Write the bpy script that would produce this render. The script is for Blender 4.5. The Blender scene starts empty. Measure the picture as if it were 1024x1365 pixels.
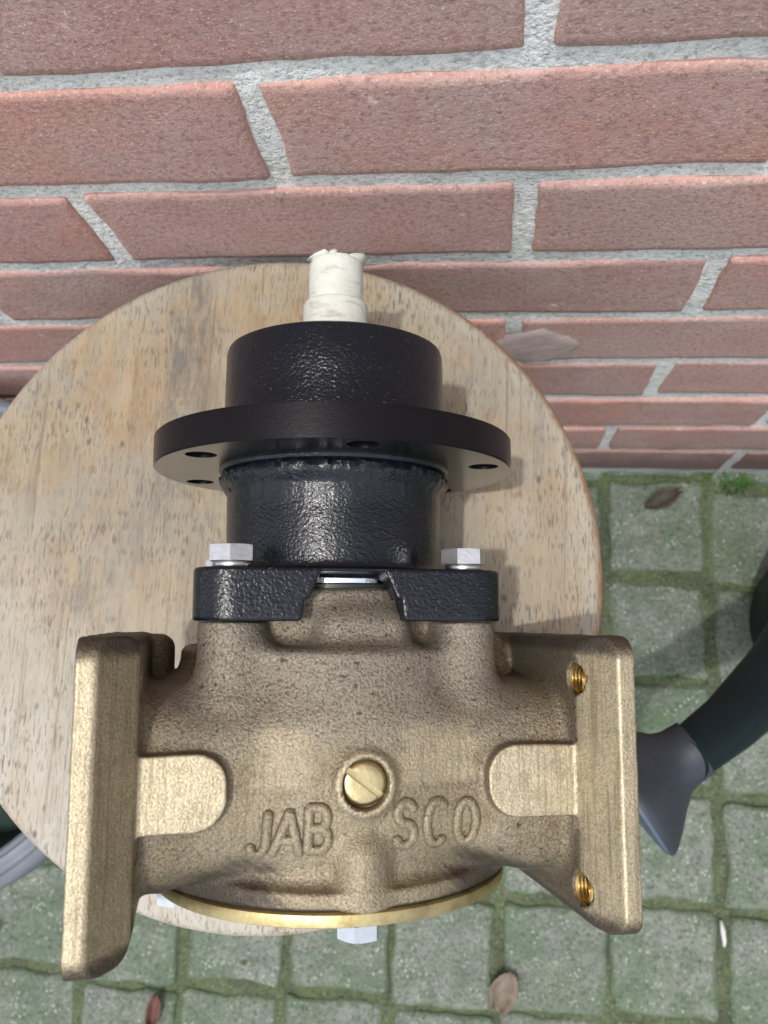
import bpy, bmesh, math, random
import numpy as np
from mathutils import Vector, Matrix, noise

random.seed(7)
rng = np.random.default_rng(7)
sc = bpy.context.scene
COL = sc.collection
CAMZ = 0.748                     # camera height above the paving

# ------------------------------------------------------------------ camera, sky, sun, exposure
CAM_R = Matrix(((0.99234362, -0.01593312, 0.12247559),
                (0.04072479, 0.9783966, -0.20268592),
                (-0.11660028, 0.20612188, 0.9715545)))
cd = bpy.data.cameras.new('camera')
cam = bpy.data.objects.new('camera', cd)
COL.objects.link(cam)
cam.matrix_world = Matrix.Translation((0, 0, CAMZ)) @ CAM_R.to_4x4()
cd.sensor_fit = 'VERTICAL'
cd.sensor_height = 36.0
cd.sensor_width = 27.0
cd.lens = 1131.2 / 1365 * 36.0
cd.clip_start = 0.01
cd.clip_end = 500
cd.dof.use_dof = True
cd.dof.focus_distance = 0.275
cd.dof.aperture_fstop = 19.0
sc.camera = cam

SUN_DIR = Vector((0.1060, 0.1620, -0.9810)).normalized()      # way the light travels
to_sun = -SUN_DIR
w = bpy.data.worlds.new('World')
sc.world = w
w.use_nodes = True
nt = w.node_tree
bg = nt.nodes['Background']
sky = nt.nodes.new('ShaderNodeTexSky')
sky.sky_type = 'NISHITA'
sky.sun_disc = False
sky.sun_elevation = math.asin(to_sun.z)
sky.sun_rotation = math.atan2(to_sun.x, to_sun.y)
sky.air_density = 1.0
sky.dust_density = 3.0
hsv = nt.nodes.new('ShaderNodeHueSaturation')
hsv.inputs['Saturation'].default_value = 0.42         # thin white cloud over the blue
nt.links.new(sky.outputs[0], hsv.inputs['Color'])
nt.links.new(hsv.outputs[0], bg.inputs[0])
bg.inputs[1].default_value = 0.15
sl = bpy.data.lights.new('sun', 'SUN')
sl.energy = 0.95
sl.angle = math.radians(1.5)
sl.color = (1.0, 0.98, 0.95)
sun = bpy.data.objects.new('sun', sl)
COL.objects.link(sun)
sun.rotation_euler = SUN_DIR.to_track_quat('-Z', 'Y').to_euler()
sun.location = (0, 0, 3)
sc.view_settings.view_transform = 'Standard'
sc.view_settings.look = 'None'
sc.view_settings.gamma = 1.0
sc.view_settings.use_curve_mapping = False
sc.view_settings.exposure = 1.03


# ------------------------------------------------------------------ helpers
def link(o, parent=None):
    COL.objects.link(o)
    if parent is not None:
        o.parent = parent
    return o


def tag(o, label=None, cat=None, group=None, kind=None):
    if label: o['label'] = label
    if cat: o['category'] = cat
    if group: o['group'] = group
    if kind: o['kind'] = kind
    return o


def empty(name, loc=(0, 0, 0)):
    o = bpy.data.objects.new(name, None)
    o.empty_display_size = 0.02
    o.location = loc
    COL.objects.link(o)
    return o


def mesh_obj(name, verts, faces, mat, parent=None, smooth=True, sharp=None):
    me = bpy.data.meshes.new(name)
    me.from_pydata([tuple(v) for v in verts], [], [tuple(f) for f in faces])
    if smooth:
        me.polygons.foreach_set('use_smooth', [True] * len(me.polygons))
        if sharp is not None:
            me.set_sharp_from_angle(angle=math.radians(sharp))
    me.materials.append(mat)
    me.update()
    o = bpy.data.objects.new(name, me)
    return link(o, parent)


def fix_normals(o):
    bm = bmesh.new()
    bm.from_mesh(o.data)
    bmesh.ops.recalc_face_normals(bm, faces=bm.faces)
    bm.to_mesh(o.data)
    bm.free()
    return o


def lathe(profile, n=96, axis='y', closed=False, jitter=None):
    """profile: list of (along, radius); axis y: circle in x-z.  Returns verts, faces."""
    V, F = [], []
    m = len(profile)
    for k in range(n):
        a = 2 * math.pi * k / n
        for i, (s, r) in enumerate(profile):
            if jitter:
                s, r = jitter(i, a, s, r)
            c, d = r * math.cos(a), r * math.sin(a)
            if axis == 'y':
                V.append((c, s, d))
            elif axis == 'x':
                V.append((s, c, d))
            else:
                V.append((c, d, s))
    for k in range(n):
        k2 = (k + 1) % n
        for i in range(m - 1 if not closed else m):
            j = (i + 1) % m
            F.append((k * m + i, k * m + j, k2 * m + j, k2 * m + i))
    return V, F


def tube(points, radii, n=16, cap=True):
    V, F = [], []
    pts = [Vector(p) for p in points]
    up = Vector((0, 0, 1))
    for i, p in enumerate(pts):
        t = (pts[min(i + 1, len(pts) - 1)] - pts[max(i - 1, 0)]).normalized()
        a = t.cross(up)
        if a.length < 1e-4: a = Vector((1, 0, 0))
        a.normalize()
        b = a.cross(t)
        for k in range(n):
            q = 2 * math.pi * k / n
            V.append(p + (a * math.cos(q) + b * math.sin(q)) * radii[i])
    for i in range(len(pts) - 1):
        for k in range(n):
            k2 = (k + 1) % n
            F.append((i * n + k, i * n + k2, (i + 1) * n + k2, (i + 1) * n + k))
    if cap:
        F.append(tuple(range(n - 1, -1, -1)))
        F.append(tuple((len(pts) - 1) * n + k for k in range(n)))
    return V, F


class Mat:
    """small node-tree builder"""
    def __init__(self, name, rough=0.5, metal=0.0, spec=0.5):
        self.m = bpy.data.materials.new(name)
        self.m.use_nodes = True
        self.t = self.m.node_tree
        self.b = self.t.nodes['Principled BSDF']
        self.b.inputs['Roughness'].default_value = rough
        self.b.inputs['Metallic'].default_value = metal
        self.b.inputs['Specular IOR Level'].default_value = spec
        self.tc = self.t.nodes.new('ShaderNodeTexCoord')
        self.oi = None

    def coord(self, scale=(1, 1, 1), kind='Object', rand=0.0, rot=(0, 0, 0)):
        if kind == 'World':
            return self.t.nodes.new('ShaderNodeNewGeometry').outputs['Position']
        mp = self.t.nodes.new('ShaderNodeMapping')
        mp.inputs['Scale'].default_value = scale
        mp.inputs['Rotation'].default_value = rot
        self.t.links.new(self.tc.outputs[kind], mp.inputs['Vector'])
        if rand:
            self.info()
            v = self.t.nodes.new('ShaderNodeVectorMath'); v.operation = 'SCALE'
            cx = self.t.nodes.new('ShaderNodeCombineXYZ')
            for i in range(3): self.t.links.new(self.oi.outputs['Random'], cx.inputs[i])
            self.t.links.new(cx.outputs[0], v.inputs[0]); v.inputs['Scale'].default_value = rand
            self.t.links.new(v.outputs[0], mp.inputs['Location'])
        return mp.outputs[0]

    def info(self):
        if self.oi is None: self.oi = self.t.nodes.new('ShaderNodeObjectInfo')
        return self.oi.outputs['Random']

    def noise(self, vec, scale, detail=4, rough=0.55, dist=0.0):
        n = self.t.nodes.new('ShaderNodeTexNoise')
        n.inputs['Scale'].default_value = scale
        n.inputs['Detail'].default_value = detail
        n.inputs['Roughness'].default_value = rough
        n.inputs['Distortion'].default_value = dist
        self.t.links.new(vec, n.inputs['Vector'])
        return n.outputs['Fac']

    def voro(self, vec, scale, feature='F1', out='Distance', rnd=1.0):
        n = self.t.nodes.new('ShaderNodeTexVoronoi')
        n.feature = feature
        n.inputs['Scale'].default_value = scale
        n.inputs['Randomness'].default_value = rnd
        self.t.links.new(vec, n.inputs['Vector'])
        return n.outputs[out]

    def ramp(self, fac, stops, interp='LINEAR'):
        r = self.t.nodes.new('ShaderNodeValToRGB')
        r.color_ramp.interpolation = interp
        e = r.color_ramp.elements
        while len(e) < len(stops): e.new(0.5)
        for k, (p, c) in enumerate(stops):
            e[k].position = p
            if isinstance(c, (int, float)): c = (c, c, c)
            e[k].color = (*c, 1)
        self.t.links.new(fac, r.inputs[0])
        return r.outputs[0]

    def mix(self, fac, a, b, mode='MIX'):
        n = self.t.nodes.new('ShaderNodeMix')
        n.data_type = 'RGBA'
        n.blend_type = mode
        for sock, v in ((n.inputs[0], fac), (n.inputs[6], a), (n.inputs[7], b)):
            if isinstance(v, (int, float)):
                sock.default_value = v if sock is n.inputs[0] else (v, v, v, 1)
            elif isinstance(v, tuple):
                sock.default_value = (*v, 1)
            else:
                self.t.links.new(v, sock)
        return n.outputs[2]

    def math(self, op, a, b=0.0, clamp=False):
        n = self.t.nodes.new('ShaderNodeMath')
        n.operation = op
        n.use_clamp = clamp
        for i, v in enumerate((a, b)):
            if isinstance(v, (int, float)): n.inputs[i].default_value = v
            else: self.t.links.new(v, n.inputs[i])
        return n.outputs[0]

    def attr(self, name):
        n = self.t.nodes.new('ShaderNodeAttribute')
        n.attribute_name = name
        return n.outputs['Fac']

    def color(self, c):
        if isinstance(c, tuple): self.b.inputs['Base Color'].default_value = (*c, 1)
        else: self.t.links.new(c, self.b.inputs['Base Color'])
        return self

    def set(self, sock, v):
        if isinstance(v, (int, float)): self.b.inputs[sock].default_value = v
        else: self.t.links.new(v, self.b.inputs[sock])
        return self

    def bump(self, *layers):
        prev = None
        for h, strength, dist in layers:
            n = self.t.nodes.new('ShaderNodeBump')
            n.inputs['Strength'].default_value = strength
            n.inputs['Distance'].default_value = dist
            self.t.links.new(h, n.inputs['Height'])
            if prev is not None: self.t.links.new(prev, n.inputs['Normal'])
            prev = n.outputs[0]
        self.t.links.new(prev, self.b.inputs['Normal'])
        return self


# ------------------------------------------------------------------ materials
def m_brick():
    m = Mat('brick_clay', rough=0.9, spec=0.25)
    v = m.coord(rand=7.0)
    n1 = m.noise(v, 14, 5, 0.65)
    n2 = m.noise(v, 420, 4, 0.75)
    n3 = m.noise(v, 850, 2, 0.6)
    base = m.ramp(m.info(), [(0.0, (0.457, 0.264, 0.225)), (0.35, (0.408, 0.252, 0.228)),
                             (0.7, (0.494, 0.264, 0.216)), (1.0, (0.370, 0.241, 0.225))])
    c = m.mix(m.ramp(n1, [(0.38, 0.0), (0.66, 0.75)]), base, (0.445, 0.335, 0.301))
    c = m.mix(m.ramp(m.noise(v, 9, 4, 0.6), [(0.5, 0.0), (0.75, 0.55)]), c, (0.494, 0.229, 0.173))
    c = m.mix(m.ramp(n2, [(0.30, 0.85), (0.52, 0.0)]), c, (0.210, 0.124, 0.109))
    c = m.mix(m.ramp(n3, [(0.60, 0.0), (0.72, 0.55)]), c, (0.784, 0.670, 0.598))
    e = m.attr('edge')
    c = m.mix(m.math('MULTIPLY', e, 0.22), c, (0.642, 0.318, 0.230))  # light catching the brick edges, painted as a lighter orange rim
    n4 = m.noise(v, 70, 2, 0.5)
    c = m.mix(m.ramp(n4, [(0.72, 0.0), (0.78, 0.7)]), c, (0.784, 0.681, 0.649))
    wp = m.t.nodes.new('ShaderNodeSeparateXYZ')
    m.t.links.new(m.coord(kind='World'), wp.inputs[0])
    dz = m.math('ADD', wp.outputs['Z'], m.math('MULTIPLY', m.noise(m.coord(kind='World'), 30, 4, 0.7), 0.07))
    c = m.mix(m.ramp(dz, [(0.070, 0.85), (0.135, 0.0)]), c, (0.119, 0.084, 0.077))                 # rain-splashed dirt at the foot of the wall
    m.color(c)
    m.bump((m.noise(v, 120, 3, 0.6), 0.25, 0.0010), (n2, 0.6, 0.0009), (n3, 0.5, 0.0005))
    return m.m


def m_mortar():
    m = Mat('mortar', rough=0.95, spec=0.2)
    v = m.coord()
    n1 = m.noise(v, 26, 4, 0.6)
    n2 = m.noise(v, 350, 3, 0.7)
    c = m.ramp(n1, [(0.3, (0.60, 0.61, 0.585)), (0.55, (0.74, 0.745, 0.71)), (0.75, (0.52, 0.535, 0.51))])
    c = m.mix(m.ramp(n2, [(0.35, 0.75), (0.5, 0.0)]), c, (0.36, 0.38, 0.37))
    sp = m.voro(v, 170)
    c = m.mix(m.ramp(sp, [(0.0, 0.8), (0.14, 0.0)]), c, (0.10, 0.10, 0.10))
    wp = m.t.nodes.new('ShaderNodeSeparateXYZ')
    m.t.links.new(m.coord(kind='World'), wp.inputs[0])
    dz = m.math('ADD', wp.outputs['Z'], m.math('MULTIPLY', m.noise(m.coord(kind='World'), 30, 4, 0.7), 0.07))
    c = m.mix(m.ramp(dz, [(0.060, 0.45), (0.120, 0.0)]), c, (0.23, 0.235, 0.225))                 # rain-splashed dirt at the foot of the wall
    m.color(c)
    m.bump((m.noise(v, 90, 3, 0.6), 0.6, 0.004), (n2, 0.8, 0.0018))
    return m.m


def m_paver():
    m = Mat('concrete_paver', rough=0.9, spec=0.3)
    v = m.coord(rand=9.0)
    wv = m.coord(kind='World')
    n1 = m.noise(v, 42, 6, 0.68)
    n2 = m.noise(v, 330, 4, 0.75)
    c = m.ramp(m.info(), [(0.0, (0.171, 0.189, 0.159)), (0.5, (0.204, 0.222, 0.190)), (1.0, (0.153, 0.173, 0.148))])
    c = m.mix(m.ramp(m.noise(v, 75, 4, 0.7), [(0.42, 0.0), (0.68, 0.7)]), c, (0.284, 0.306, 0.260))
    c = m.mix(m.ramp(n1, [(0.44, 0.0), (0.66, 0.7)]), c, (0.104, 0.149, 0.092))
    c = m.mix(m.ramp(m.noise(wv, 11, 5, 0.65), [(0.48, 0.0), (0.68, 0.7)]), c, (0.096, 0.153, 0.078))
    c = m.mix(m.ramp(n2, [(0.32, 0.95), (0.52, 0.0)]), c, (0.051, 0.071, 0.048))
    sp = m.voro(v, 260)
    sel = m.noise(v, 90, 3, 0.6)
    specks = m.math('MULTIPLY', m.ramp(sp, [(0.14, 1.0), (0.36, 0.0)]), m.ramp(sel, [(0.46, 0.0), (0.60, 1.0)]))
    c = m.mix(m.math('MULTIPLY', specks, 0.6), c, (0.523, 0.573, 0.482))  # pale specks in the concrete
    e = m.attr('edge')
    en = m.math('MULTIPLY', e, m.ramp(m.noise(wv, 60, 4, 0.7), [(0.35, 0.2), (0.6, 0.9)]))
    c = m.mix(en, c, (0.075, 0.124, 0.056))
    m.color(c)
    m.bump((n1, 0.5, 0.006), (n2, 0.8, 0.003))
    return m.m


def m_moss():
    m = Mat('moss', rough=0.95, spec=0.15)
    v = m.coord(kind='World')
    n1 = m.noise(v, 24, 6, 0.68)
    n2 = m.noise(v, 360, 4, 0.75)
    c = m.ramp(n1, [(0.32, (0.069, 0.078, 0.053)), (0.47, (0.099, 0.120, 0.068)), (0.58, (0.120, 0.150, 0.077)), (0.70, (0.135, 0.132, 0.101))])
    c = m.mix(m.ramp(m.noise(v, 90, 4, 0.7), [(0.55, 0.0), (0.7, 0.7)]), c, (0.155, 0.161, 0.119))
    c = m.mix(m.ramp(n2, [(0.32, 0.9), (0.52, 0.0)]), c, (0.034, 0.049, 0.027))
    sp = m.voro(v, 210)
    c = m.mix(m.ramp(sp, [(0.07, 0.6), (0.16, 0.0)]), c, (0.416, 0.430, 0.333))
    m.color(c)
    m.bump((m.noise(v, 130, 3, 0.6), 0.6, 0.006), (n2, 0.8, 0.0025))
    return m.m


def m_soil():
    m = Mat('soil', rough=1.0, spec=0.1)
    v = m.coord()
    m.color(m.ramp(m.noise(v, 6, 6, 0.6), [(0.3, (0.10, 0.115, 0.08)), (0.7, (0.17, 0.175, 0.14))]))
    return m.m


def m_wood():
    m = Mat('weathered_wood', rough=0.5, spec=0.35)
    v = m.coord()
    n1 = m.noise(v, 19, 6, 0.68)
    n2 = m.noise(m.coord(scale=(1, 0.05, 1)), 150, 6, 0.7)
    blot = m.noise(m.coord(scale=(1, 0.45, 1)), 62, 5, 0.7)
    board = m.ramp(m.info(), [(0.0, (0.320, 0.224, 0.119)), (0.5, (0.293, 0.219, 0.128)), (1.0, (0.331, 0.229, 0.114))])
    c = m.mix(m.ramp(n2, [(0.40, 0.0), (0.62, 0.75)]), board, (0.219, 0.168, 0.105))
    c = m.mix(m.ramp(blot, [(0.45, 0.0), (0.62, 0.75)]), c, (0.331, 0.282, 0.195))
    c = m.mix(m.ramp(n1, [(0.44, 0.0), (0.58, 0.8)]), c, (0.272, 0.246, 0.190))
    wr = m.attr('paleness')
    wn = m.noise(m.coord(scale=(1, 0.3, 1)), 110, 5, 0.7)
    wf = m.math('MULTIPLY', wr, m.ramp(wn, [(0.33, 0.45), (0.6, 1.0)]), True)
    c = m.mix(wf, c, (0.385, 0.371, 0.318))
    dens = m.noise(v, 26, 4, 0.65)
    pv = m.coord(scale=(1, 0.17, 1))
    for sc_, lo, hi, amt, off in ((1150, .55, .63, .7, 0), (600, .60, .67, .75, 1)):
        p = m.noise(pv, sc_, 2, 0.5)
        pf = m.math('MULTIPLY', m.ramp(p, [(lo, 0.0), (hi, amt)]), m.ramp(dens, [(0.36, 0.12), (0.58, 1.0)]))
        c = m.mix(pf, c, (0.122, 0.094, 0.071))
    big = m.voro(m.coord(scale=(1, 0.55, 1)), 120)
    sel = m.noise(v, 30, 3, 0.6)
    bf = m.math('MULTIPLY', m.ramp(big, [(0.07, 1.0), (0.17, 0.0)]), m.ramp(sel, [(0.50, 0.0), (0.60, 0.85)]))
    c = m.mix(bf, c, (0.091, 0.073, 0.062))
    grey = m.noise(m.coord(scale=(1, 0.22, 1)), 44, 6, 0.72)
    c = m.mix(m.ramp(grey, [(0.55, 0.0), (0.68, 0.7)]), c, (0.176, 0.162, 0.143))
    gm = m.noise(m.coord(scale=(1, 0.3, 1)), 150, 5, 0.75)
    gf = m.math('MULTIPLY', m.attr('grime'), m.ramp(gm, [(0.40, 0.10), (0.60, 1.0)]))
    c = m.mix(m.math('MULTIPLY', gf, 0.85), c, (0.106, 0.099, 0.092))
    lines = m.noise(m.coord(scale=(1, 0.018, 1)), 420, 3, 0.6)
    c = m.mix(m.ramp(lines, [(0.30, 0.55), (0.42, 0.0)]), c, (0.138, 0.101, 0.069))
    sd = m.attr('side')
    sdn = m.ramp(m.noise(v, 110, 5, 0.75), [(0.32, 0.15), (0.58, 0.9)])
    c = m.mix(m.math('MULTIPLY', sd, sdn), c, (0.251, 0.135, 0.062))
    m.color(c)
    m.set('Roughness', m.ramp(n1, [(0.3, 0.40), (0.7, 0.62)]))
    m.bump((n2, 0.15, 0.001), (p, 0.4, 0.0006))
    return m.m


def m_legwood():
    m = Mat('leg_wood', rough=0.6, spec=0.3)
    v = m.coord(scale=(1, 1, 0.1))
    m.color(m.ramp(m.noise(v, 90, 4, 0.6), [(0.3, (0.22, 0.13, 0.07)), (0.7, (0.31, 0.20, 0.11))]))
    return m.m


def m_bronze():
    m = Mat('cast_bronze', metal=0.62)
    v = m.coord()
    wrk = m.noise(v, 1150, 3, 0.6, 0.4)
    fine = m.noise(v, 1500, 2, 0.5)
    big = m.noise(v, 55, 4, 0.6)
    br = m.attr('bright')
    st = m.attr('stain_dark')
    c = m.ramp(big, [(0.3, (0.178, 0.141, 0.088)), (0.5, (0.248, 0.206, 0.134)), (0.62, (0.228, 0.193, 0.138)), (0.78, (0.186, 0.146, 0.091))])
    tar = m.noise(v, 24, 6, 0.7)
    c = m.mix(m.ramp(tar, [(0.46, 0.0), (0.64, 0.75)]), c, (0.144, 0.114, 0.075))
    c = m.mix(m.ramp(m.noise(v, 38, 5, 0.7), [(0.52, 0.0), (0.68, 0.7)]), c, (0.285, 0.248, 0.189))
    c = m.mix(m.math('MULTIPLY', m.attr('grey'), 0.8), c, (0.252, 0.226, 0.183))
    c = m.mix(m.ramp(wrk, [(0.36, 0.7), (0.54, 0.0)]), c, (0.070, 0.053, 0.033))
    c = m.mix(m.ramp(fine, [(0.62, 0.0), (0.74, 0.55)]), c, (0.429, 0.364, 0.255))
    c = m.mix(m.ramp(m.noise(v, 420, 1, 0.5), [(0.70, 0.0), (0.75, 0.8)]), c, (0.041, 0.033, 0.025))
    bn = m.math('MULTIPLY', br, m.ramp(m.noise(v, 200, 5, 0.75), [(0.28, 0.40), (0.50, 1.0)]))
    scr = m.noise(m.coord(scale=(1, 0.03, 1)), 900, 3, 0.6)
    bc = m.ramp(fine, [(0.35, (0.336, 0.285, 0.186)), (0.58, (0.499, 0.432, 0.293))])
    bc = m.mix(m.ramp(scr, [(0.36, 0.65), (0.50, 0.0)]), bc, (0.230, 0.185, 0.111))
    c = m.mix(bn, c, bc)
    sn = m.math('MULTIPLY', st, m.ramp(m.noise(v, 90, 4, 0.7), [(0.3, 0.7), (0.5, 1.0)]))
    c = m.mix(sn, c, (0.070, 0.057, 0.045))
    m.color(c)
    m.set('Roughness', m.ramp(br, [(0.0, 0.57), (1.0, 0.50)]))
    k = m.t.nodes.new('ShaderNodeMix'); k.data_type = 'FLOAT'
    m.t.links.new(br, k.inputs[0]); k.inputs[2].default_value = 0.85; k.inputs[3].default_value = 0.30
    b1 = m.t.nodes.new('ShaderNodeBump'); b1.inputs['Distance'].default_value = 0.0006
    m.t.links.new(k.outputs[0], b1.inputs['Strength']); m.t.links.new(wrk, b1.inputs['Height'])
    b2 = m.t.nodes.new('ShaderNodeBump'); b2.inputs['Distance'].default_value = 0.00025; b2.inputs['Strength'].default_value = 0.6
    m.t.links.new(fine, b2.inputs['Height']); m.t.links.new(b1.outputs[0], b2.inputs['Normal'])
    m.t.links.new(b2.outputs[0], m.b.inputs['Normal'])
    return m.m


def m_brass(name, col=(0.66, 0.50, 0.22), rough=0.28, brush=None):
    m = Mat(name, metal=1.0, rough=rough)
    v = m.coord()
    n = m.noise(v, 140, 4, 0.6)
    m.color(m.mix(m.ramp(n, [(0.45, 0.0), (0.75, 0.75)]), col, (col[0] * .45, col[1] * .42, col[2] * .4)))
    m.bump((m.noise(v, 900, 2, 0.5), 0.25, 0.0003))
    return m.m


def m_black():
    m = Mat('black_paint', rough=0.24, spec=0.38)
    v = m.coord()
    m.color(m.mix(m.ramp(m.noise(v, 1000, 1), [(0.71, 0.0), (0.76, 0.5)]), (0.0050, 0.0068, 0.0105), (0.09, 0.09, 0.10)))
    o = m.noise(v, 1000, 2, 0.5, 0.3)
    m.bump((o, 0.55, 0.00045), (m.noise(v, 260, 2), 0.25, 0.0006))
    return m.m


def m_simple(name, col, rough=0.5, metal=0.0, spec=0.5, nscale=0, amt=0.3, bump=0.0, bscale=300, bdist=0.0008):
    m = Mat(name, rough=rough, metal=metal, spec=spec)
    v = m.coord()
    if nscale:
        n = m.noise(v, nscale, 4, 0.6)
        m.color(m.mix(m.ramp(n, [(0.35, 0.0), (0.7, 1.0)]), col, tuple(c * (1 - amt) for c in col)))
    else:
        m.color(col)
    if bump:
        m.bump((m.noise(v, bscale, 3, 0.6), bump, bdist))
    return m.m


def m_tape():
    m = Mat('masking_tape', rough=0.75, spec=0.25)
    v = m.coord()
    bands = m.noise(m.coord(scale=(.25, 1, .25)), 330, 4, 0.65, 0.4)
    c = m.mix(m.ramp(m.noise(v, 160, 4, 0.7), [(0.4, 0.0), (0.7, 0.6)]), (0.58, 0.59, 0.53), (0.48, 0.49, 0.43))
    c = m.mix(m.ramp(bands, [(0.34, 0.7), (0.44, 0.0)]), c, (0.36, 0.355, 0.30))
    m.color(c)
    m.bump((bands, 0.45, 0.0006), (m.noise(v, 420, 3), 0.4, 0.0005))
    return m.m


M = dict(brick=m_brick(), mortar=m_mortar(), paver=m_paver(), moss=m_moss(), soil=m_soil(), wood=m_wood(),
         leg=m_legwood(), bronze=m_bronze(), brass=m_brass('machined_brass'),
         plug=m_brass('plug_brass', (0.55, 0.45, 0.24), 0.34),
         cover=m_brass('cover_brass', (0.50, 0.41, 0.21), 0.48), black=m_black(),
         rim=m_simple('black_rim_paint', (0.005, 0.005, 0.0065), 0.30, 0, 0.2, bump=0.15, bscale=800, bdist=0.0003),
         steel=m_simple('bare_steel', (0.25, 0.248, 0.238), 0.24, 1.0, nscale=60, amt=0.25, bump=0.2, bscale=700, bdist=0.0002),
         zinc=m_simple('zinc_plate', (0.72, 0.73, 0.73), 0.30, 1.0, nscale=400, amt=0.15, bump=0.2, bscale=900, bdist=0.0003),
         chrome=m_simple('chrome', (0.80, 0.82, 0.82), 0.10, 1.0),
         rubber=m_simple('black_rubber', (0.014, 0.017, 0.017), 0.35),
         gasket=m_simple('gasket', (0.035, 0.032, 0.030), 0.8),
         tape=m_tape(),
         can=m_simple('dark_green_plastic', (0.005, 0.013, 0.016), 0.5, 0, 0.22, nscale=40, amt=0.3, bump=0.15, bscale=120),
         rose=m_simple('blue_grey_plastic', (0.030, 0.037, 0.049), 0.5, 0, 0.5, nscale=50, amt=0.3, bump=0.15, bscale=200),
         roseface=m_simple('pale_blue_plastic', (0.08, 0.105, 0.145), 0.5, 0, 0.4, nscale=50, amt=0.2),
         tub=m_simple('grey_plastic', (0.155, 0.175, 0.20), 0.5, 0, 0.4, nscale=40, amt=0.25, bump=0.2, bscale=160),
         tubin=m_simple('dark_green_inner_plastic', (0.008, 0.040, 0.028), 0.5, 0, 0.4, nscale=30, amt=0.6),
         smear=m_simple('thin_mortar_smear', (0.44, 0.355, 0.325), 0.95, 0, 0.2, nscale=60, amt=0.3, bump=0.6, bscale=260, bdist=0.0012),
         leaf=m_simple('dry_leaf_pale', (0.24, 0.195, 0.155), 0.8, 0, 0.2, nscale=120, amt=0.4, bump=0.4, bscale=200),
         leafred=m_simple('dry_leaf_red', (0.17, 0.085, 0.065), 0.7, 0, 0.3, nscale=150, amt=0.4, bump=0.4, bscale=200),
         leafbrown=m_simple('dry_leaf_brown', (0.095, 0.082, 0.066), 0.8, 0, 0.2, nscale=120, amt=0.5, bump=0.4, bscale=200),
         grass=m_simple('grass_blade', (0.07, 0.17, 0.035), 0.6, 0, 0.3, nscale=60, amt=0.4),
         scrap=m_simple('white_scrap', (0.50, 0.51, 0.50), 0.6))

# ------------------------------------------------------------------ ground: soil sheet, moss joints, pavers
def grid_sheet(name, x0, x1, y0, y1, nx, ny, zf, mat, parent=None):
    V = [(x0 + (x1 - x0) * i / nx, y0 + (y1 - y0) * j / ny, 0) for j in range(ny + 1) for i in range(nx + 1)]
    V = [(x, y, zf(x, y)) for x, y, _ in V]
    F = [(j * (nx + 1) + i, j * (nx + 1) + i + 1, (j + 1) * (nx + 1) + i + 1, (j + 1) * (nx + 1) + i)
         for j in range(ny) for i in range(nx)]
    return mesh_obj(name, V, F, mat, parent)


ground = grid_sheet('ground', -60, 60, -60, 60, 8, 8, lambda x, y: -0.020, M['soil'])
tag(ground, kind='structure')
WALL_Y = 0.1955
PX0, PITCH = 0.013, 0.0876          # joint lattice
PY0, PITY = 0.012, 0.0868


def moss_z(x, y):
    n = noise.noise((x * 22, y * 22, 1.7)) * 0.5 + noise.noise((x * 70, y * 70, 4.1)) * 0.3
    return -0.0020 + 0.0040 * n


moss = grid_sheet('moss', -1.06, 0.90, -0.62, WALL_Y + 0.01, 290, 124, moss_z, M['moss'], ground)
moss['kind'] = 'stuff'


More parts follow.
